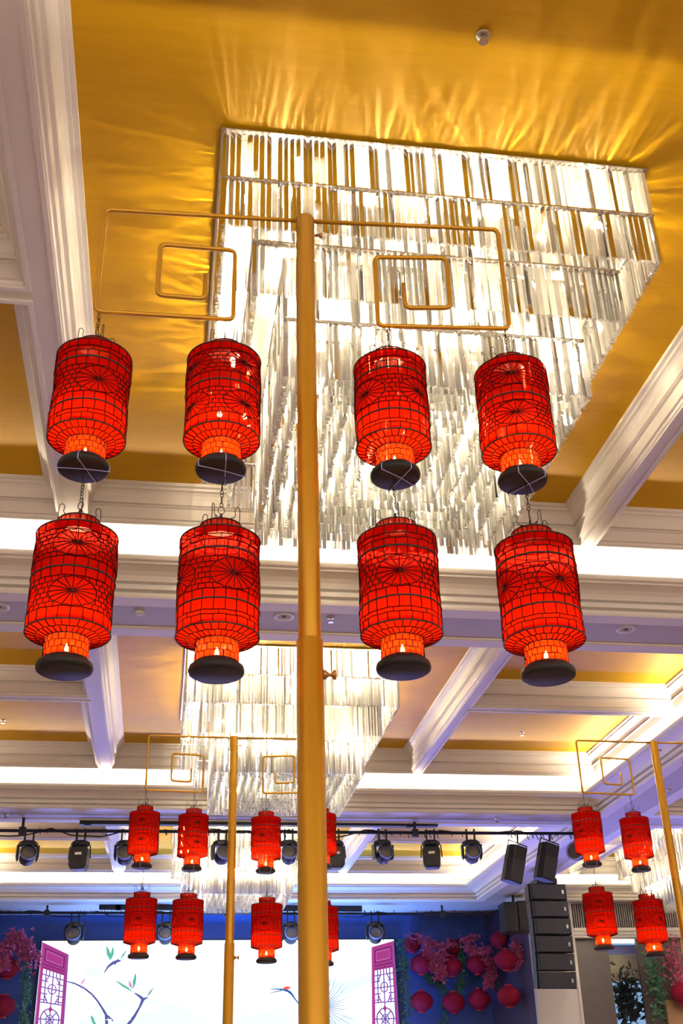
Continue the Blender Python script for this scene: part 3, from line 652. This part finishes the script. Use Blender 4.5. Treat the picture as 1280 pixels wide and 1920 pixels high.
st1 = copy_tree(st0); st1.location = (.346, 6.135, 0); st1.rotation_euler.z = 0; tag(st1, 'far gold lantern stand just left of the thick near pole', 'lantern stand', 'gold lantern stands')
st2 = copy_tree(st0); st2.location = (2.805, 6.057, 0); st2.rotation_euler.z = 0; tag(st2, 'far gold lantern stand cut by the right edge of the picture', 'lantern stand', 'gold lantern stands')

# ------------------------------------------------------------------ red lanterns
R0, RN, HB0, HB1 = .0805, .042, .077, .285
def ripple(th, z, sd):       # the slight waviness of the silk and of the wire that carries it
    a = sd*1.9; e = max(0, min(1, (z-HB0)/.02, (HB1-z)/.02))
    return 1 + (.012*math.sin(9*(z-HB0)/(HB1-HB0)+a) + .008*math.sin(3*th+a*2+z*20) + .004*math.sin(7*th+a*3))*e
def lantern_wire(variant, seed):
    rnd = random.Random(seed); q = MB(); H = HB1-HB0; thin = .00125
    def pt(th, z, r=R0):
        r = r*1.006*ripple(th, z, seed)
        return (r*math.cos(th), r*math.sin(th), z)
    def seg(th0, z0, th1, z1, r0=R0, r1=R0, w=thin):
        n = max(1, int(abs(th1-th0)/.16))
        q.tube([pt(th0+(th1-th0)*k/n, z0+(z1-z0)*k/n, r0+(r1-r0)*k/n) for k in range(n+1)], w, 3, cap=False)
    def ringz(z, r=R0, w=thin): q.tube([pt(2*PI*k/48, z+.0006*math.sin(k*1.7), r) for k in range(48)], w, 3, closed=True)
    def row(z0, z1, n, ph, r0=R0, r1=R0):
        for k in range(n):
            th = 2*PI*(k+ph)/n + rnd.uniform(-.02, .02); seg(th, z0, th+rnd.uniform(-.015, .015), z1, r0, r1)
    def zz(f): return HB0+H*f
    def flower_zone(f0, f1, ph):
        za, zb = zz(f0), zz(f1); zc = (za+zb)/2; hz = (zb-za)/2; NF = 4; rx = .60
        inside = lambda th, z: min((((th-(ph+2*PI*k/NF)+PI) % (2*PI)-PI)/rx)**2 + ((z-zc)/hz)**2 for k in range(NF)) < 1
        for k in range(NF):
            c = ph+2*PI*k/NF
            for j in range(16):
                a = 2*PI*j/16; seg(c, zc, c+rx*.97*math.cos(a), zc+hz*.97*math.sin(a))
            pr = [(c+rx*math.cos(2*PI*j/32), zc+hz*(.9+.1*abs(math.cos(8*2*PI*j/32)))*math.sin(2*PI*j/32)) for j in range(33)]
            for a, b in zip(pr, pr[1:]): seg(*a, *b)
            q.lathe([(0, 0), (.0034, 0), (0, .0015)], 8, T=Matrix.Translation(pt(c, zc)) @ Matrix.Rotation(c, 4, 'Z') @ Matrix.Rotation(PI/2, 4, 'Y'), mi=1)
        NR = 6
        for i in range(NR+1):
            z = za+(zb-za)*i/NR; N = 90
            if 0 < i < NR:
                for k in range(N):
                    th = 2*PI*k/N
                    if not inside(th, z): seg(th, z, th+2*PI/N, z)
            if i < NR:
                n = 34
                for k in range(n):
                    th = 2*PI*(k+.5*(i % 2))/n
                    if not inside(th, z+(zb-za)/NR/2): seg(th, z, th+rnd.uniform(-.03, .03), z+(zb-za)/NR)
        ringz(za); ringz(zb)
    def bricks(rows, n=22):
        for i, (a, b, m) in enumerate(rows):
            row(zz(a), zz(b), m, .5*(i % 2)); ringz(zz(a)); ringz(zz(b))
    if variant == 1:
        bricks([(0, .085, 22), (.085, .13, 15), (.13, .245, 22)]); flower_zone(.34, .67, rnd.uniform(0, 1)); bricks([(.25, .34, 22)]); bricks([(.67, .765, 22)]); bricks([(.775, .85, 22), (.85, .905, 15), (.905, 1, 22)]); hoops = (.247, .77)
    else:
        bricks([(0, .12, 22)]); ph = rnd.uniform(0, 1); flower_zone(.12, .425, ph); bricks([(.425, .52, 22)]); bricks([(.525, .62, 22)]); flower_zone(.62, .91, ph); bricks([(.91, 1, 22)]); hoops = (.522,)
    mid = (R0+RN)/2
    row(.0702, .0762, 30, 0, mid, R0); row(.0642, .0702, 30, .5, RN, mid); ringz(.0702, mid)
    row(.2856, .2891, 26, 0, R0, mid); row(.2891, .2926, 26, .5, mid, RN); ringz(.2891, mid)
    row(.022, .038, 20, 0, RN, RN); row(.038, .052, 20, .5, RN, RN); row(.052, .065, 20, 0, RN, RN); ringz(.038, RN); ringz(.052, RN)
    row(.292, .320, 24, 0, RN, RN)
    me = q.mesh('lattice_wire', [M['wire'], M['iron']])
    hs_ = []
    for z, r, w_ in [(zz(f_), R0, .0020) for f_ in hoops] + [(HB0, R0, .0017), (HB1, R0, .0015), (.065, RN, .0015), (.292, RN, .0015), (.320, RN, .0015), (.024, RN, .0015)]:
        h = MB(); h.tube([pt(2*PI*k/48, z, r) for k in range(48)], w_, 6, closed=True); hs_.append(h.mesh('hoop', M['iron'], True))
    return me, hs_
def shade_mesh(seed):
    q = MB()
    prof = [(RN, .022), (RN, .065), (R0-.001, HB0)] + [(R0, HB0+(HB1-HB0)*k/20) for k in range(1, 20)] + [(R0-.001, HB1), (RN, .292), (RN, .320)]
    n = 48; vs = []; fs = []
    for r, z in prof:
        for k in range(n):
            th = 2*PI*k/n; rr = r*ripple(th, z, seed); vs.append((rr*math.cos(th), rr*math.sin(th), z))
    for i in range(len(prof)-1):
        for k in range(n): fs.append((i*n+k, i*n+(k+1) % n, (i+1)*n+(k+1) % n, (i+1)*n+k))
    q.add(vs, fs); return q.mesh('shade', M['silk'], True)
def hanger_mesh():
    q = MB(); w = .0009
    for k in range(4):
        a = PI/4+k*PI/2; u = Vector((math.cos(a), math.sin(a), 0)); P_ = lambda r, z: u*r+Vector((0, 0, z))
        q.tube([P_(RN, .312), P_(RN, .352), P_(RN-.002, .357), P_(RN-.006, .359), P_(RN-.010, .356), P_(RN-.011, .350), P_(RN-.009, .343), P_(RN-.012, .338), P_(.018, .334), P_(.004, .336), P_(.0015, .350)], w, 5)
        b = PI/4+(k+1)*PI/2; v = Vector((math.cos(b), math.sin(b), 0))
        q.tube([P_(.026, .337), (u+v)*.011+Vector((0, 0, .331)), v*.026+Vector((0, 0, .337))], w*.8, 4)
    q.tube([(0, 0, .334), (0, 0, .352)], .0026, 6)
    return q.mesh('hanger', M['iron'], True)
def chain_mesh(L, z0=.352):
    q = MB(); ring = lambda c, r, ax: q.tube([(c[0]+(r*math.cos(a) if ax else 0), c[1]+(0 if ax else r*math.cos(a)), c[2]+r*1.25*math.sin(a)) for a in [2*PI*k/12 for k in range(12)]], .0009, 4, closed=True)
    ring((0, 0, z0+.008), .007, 1); z = z0+.017
    while z < z0+L-.022: ring((0, 0, z+.004), .0035, int((z*1000)) % 2); z += .0075
    q.tube([(0, 0, z), (.0005, 0, z+.010)], .0014, 5)
    q.tube([(0, 0, z+.008), (.004, 0, z0+L-.010), (.006, 0, z0+L+.002), (.002, 0, z0+L+.008), (-.004, 0, z0+L+.006), (-.006, 0, z0+L-.002), (-.0065, 0, z0+L-.014)], .0010, 5)
    return q.mesh('chain', M['iron'], True)
q = MB(); q.lathe([(0, 0), (.048, 0), (.0525, .003), (.054, .009), (.0525, .016), (.046, .021), (0, .022)], 40); base_me = q.mesh('base', M['base'], True)
base_me.shade_smooth()
q = MB(); q.lathe([(0, .022), (.019, .022), (.019, .036), (.016, .037), (0, .036)], 24); wax_me = q.mesh('tealight', M['wax'], True)
q = MB(); q.lathe([(.0005, .036), (.0032, .040), (.0042, .0445), (.003, .050), (.0006, .0575)], 10); flame_me = q.mesh('flame', M['flame'], True)
q = MB()
for a, b in (((-.053, -.012), (.006, -.012)), ((.006, -.012), (.053, -.006)), ((.006, -.012), (.026, .046)), ((.006, -.012), (-.008, -.054))):
    q.tube([(*a, -.0008), (*b, -.0008)], .0010, 5); 
for p in ((-.053, -.012), (.053, -.006), (.026, .046), (-.008, -.054)): q.tube([(*p, -.0008), (p[0]*1.02, p[1]*1.02, .012), (p[0]*.8, p[1]*.8, .023)], .0010, 5)
tape_me = q.mesh('support_cord', M['tape'])
hang_me = hanger_mesh(); chainU, chainL = chain_mesh(.055), chain_mesh(.085)
chainU2, chainL2 = chain_mesh(.07), chain_mesh(.09)
WIRES = {(v, s): lantern_wire(v, s) for v in (1, 2) for s in range(3)}
SHADES = [shade_mesh(s) for s in range(3)]
def lantern(loc, rot, variant, k, upper, tilt, label, group, chain_len):
    t = empty('red_lantern', loc); t.rotation_euler = (tilt[0], tilt[1], rot)
    wm, hm = WIRES[(variant, k % 3)]
    part(SHADES[k % 3], 'shade', t); part(wm, 'lattice_wire', t); [part(h_, 'hoop', t) for h_ in hm]; part(base_me, 'base', t)
    wx = part(wax_me, 'tealight', t); part(flame_me, 'flame', wx); part(hang_me, 'hanger', t); part(chain_len, 'chain', t)
    if upper: part(tape_me, 'support_cord', t, (0, 0, 0), (0, 0, .3*k-rot))
    return tag(t, label, 'lantern', group)
def r(a=0): return random.uniform(0, 6.28)
CAMDIR = .0
near = [(-.210, 2.038, 1.197, 'U', 1, .02, 'upper row, far left'), (.073, 2.022, 1.202, 'U', 2, .07, 'upper row, directly left of the thick pole'), (.443, 2.0, 1.197, 'U', 1, .0, 'upper row, directly right of the thick pole'), (.719, 1.986, 1.194, 'U', 2, .0, 'upper row, far right'),
        (-.208, 2.038, .756, 'L', 2, .0, 'lower row, far left'), (.077, 2.022, .752, 'L', 1, .0, 'lower row, directly left of the thick pole'), (.438, 2.0, .762, 'L', 1, -.03, 'lower row, directly right of the thick pole'), (.725, 1.986, .753, 'L', 1, .0, 'lower row, far right')]
for i, (x, y, z, row_, v, tl, lab) in enumerate(near):
    lantern((x, y, z+CZ-.0), r(), v, i, row_ == 'U', (0, 0), 'large near red lattice lantern, ' + lab, 'large red lanterns on the near stand', chainU if row_ == 'U' else chainL)
mid = [(-.125, 6.135, 1.200, 'U', 2, 'upper row, first from the left'), (.137, 6.135, 1.188, 'U', 2, 'upper row, second from the left'), (.530, 6.135, 1.178, 'U', 1, 'upper row, right of the slim pole'), (.835, 6.135, 1.200, 'U', 1, 'upper row, mostly hidden behind the thick pole'),
       (-.115, 6.135, .754, 'L', 1, 'lower row, first from the left'), (.126, 6.135, .748, 'L', 1, 'lower row, second from the left'), (.538, 6.135, .728, 'L', 1, 'lower row, right of the slim pole'), (.835, 6.135, .712, 'L', 1, 'lower row, mostly hidden behind the thick pole')]
for i, (x, y, z, row_, v, lab) in enumerate(mid):
    lantern((x, y, z+CZ), r(), v, i, row_ == 'U', (0, 0), 'small red lantern on the middle far stand, ' + lab, 'red lanterns on the middle far stand', chainU2 if row_ == 'U' else chainL2)
rt = [(2.331, 6.057, 1.205, 'U', 1, 'upper left'), (2.612, 6.057, 1.180, 'U', 1, 'upper, nearest the pole'), (2.338, 6.057, .772, 'L', 2, 'lower left'), (2.620, 6.057, .735, 'L', 1, 'lower, nearest the pole'),
      (3.0, 6.057, 1.19, 'U', 1, 'upper, beyond the pole'), (3.27, 6.057, 1.2, 'U', 1, 'upper, farthest right'), (3.0, 6.057, .75, 'L', 1, 'lower, beyond the pole'), (3.27, 6.057, .76, 'L', 2, 'lower, farthest right')]
for i, (x, y, z, row_, v, lab) in enumerate(rt):
    lantern((x, y, z+CZ), r(), v, i+1, row_ == 'U', (0, 0), 'small red lantern on the right far stand, ' + lab, 'red lanterns on the right far stand', chainU2 if row_ == 'U' else chainL2)
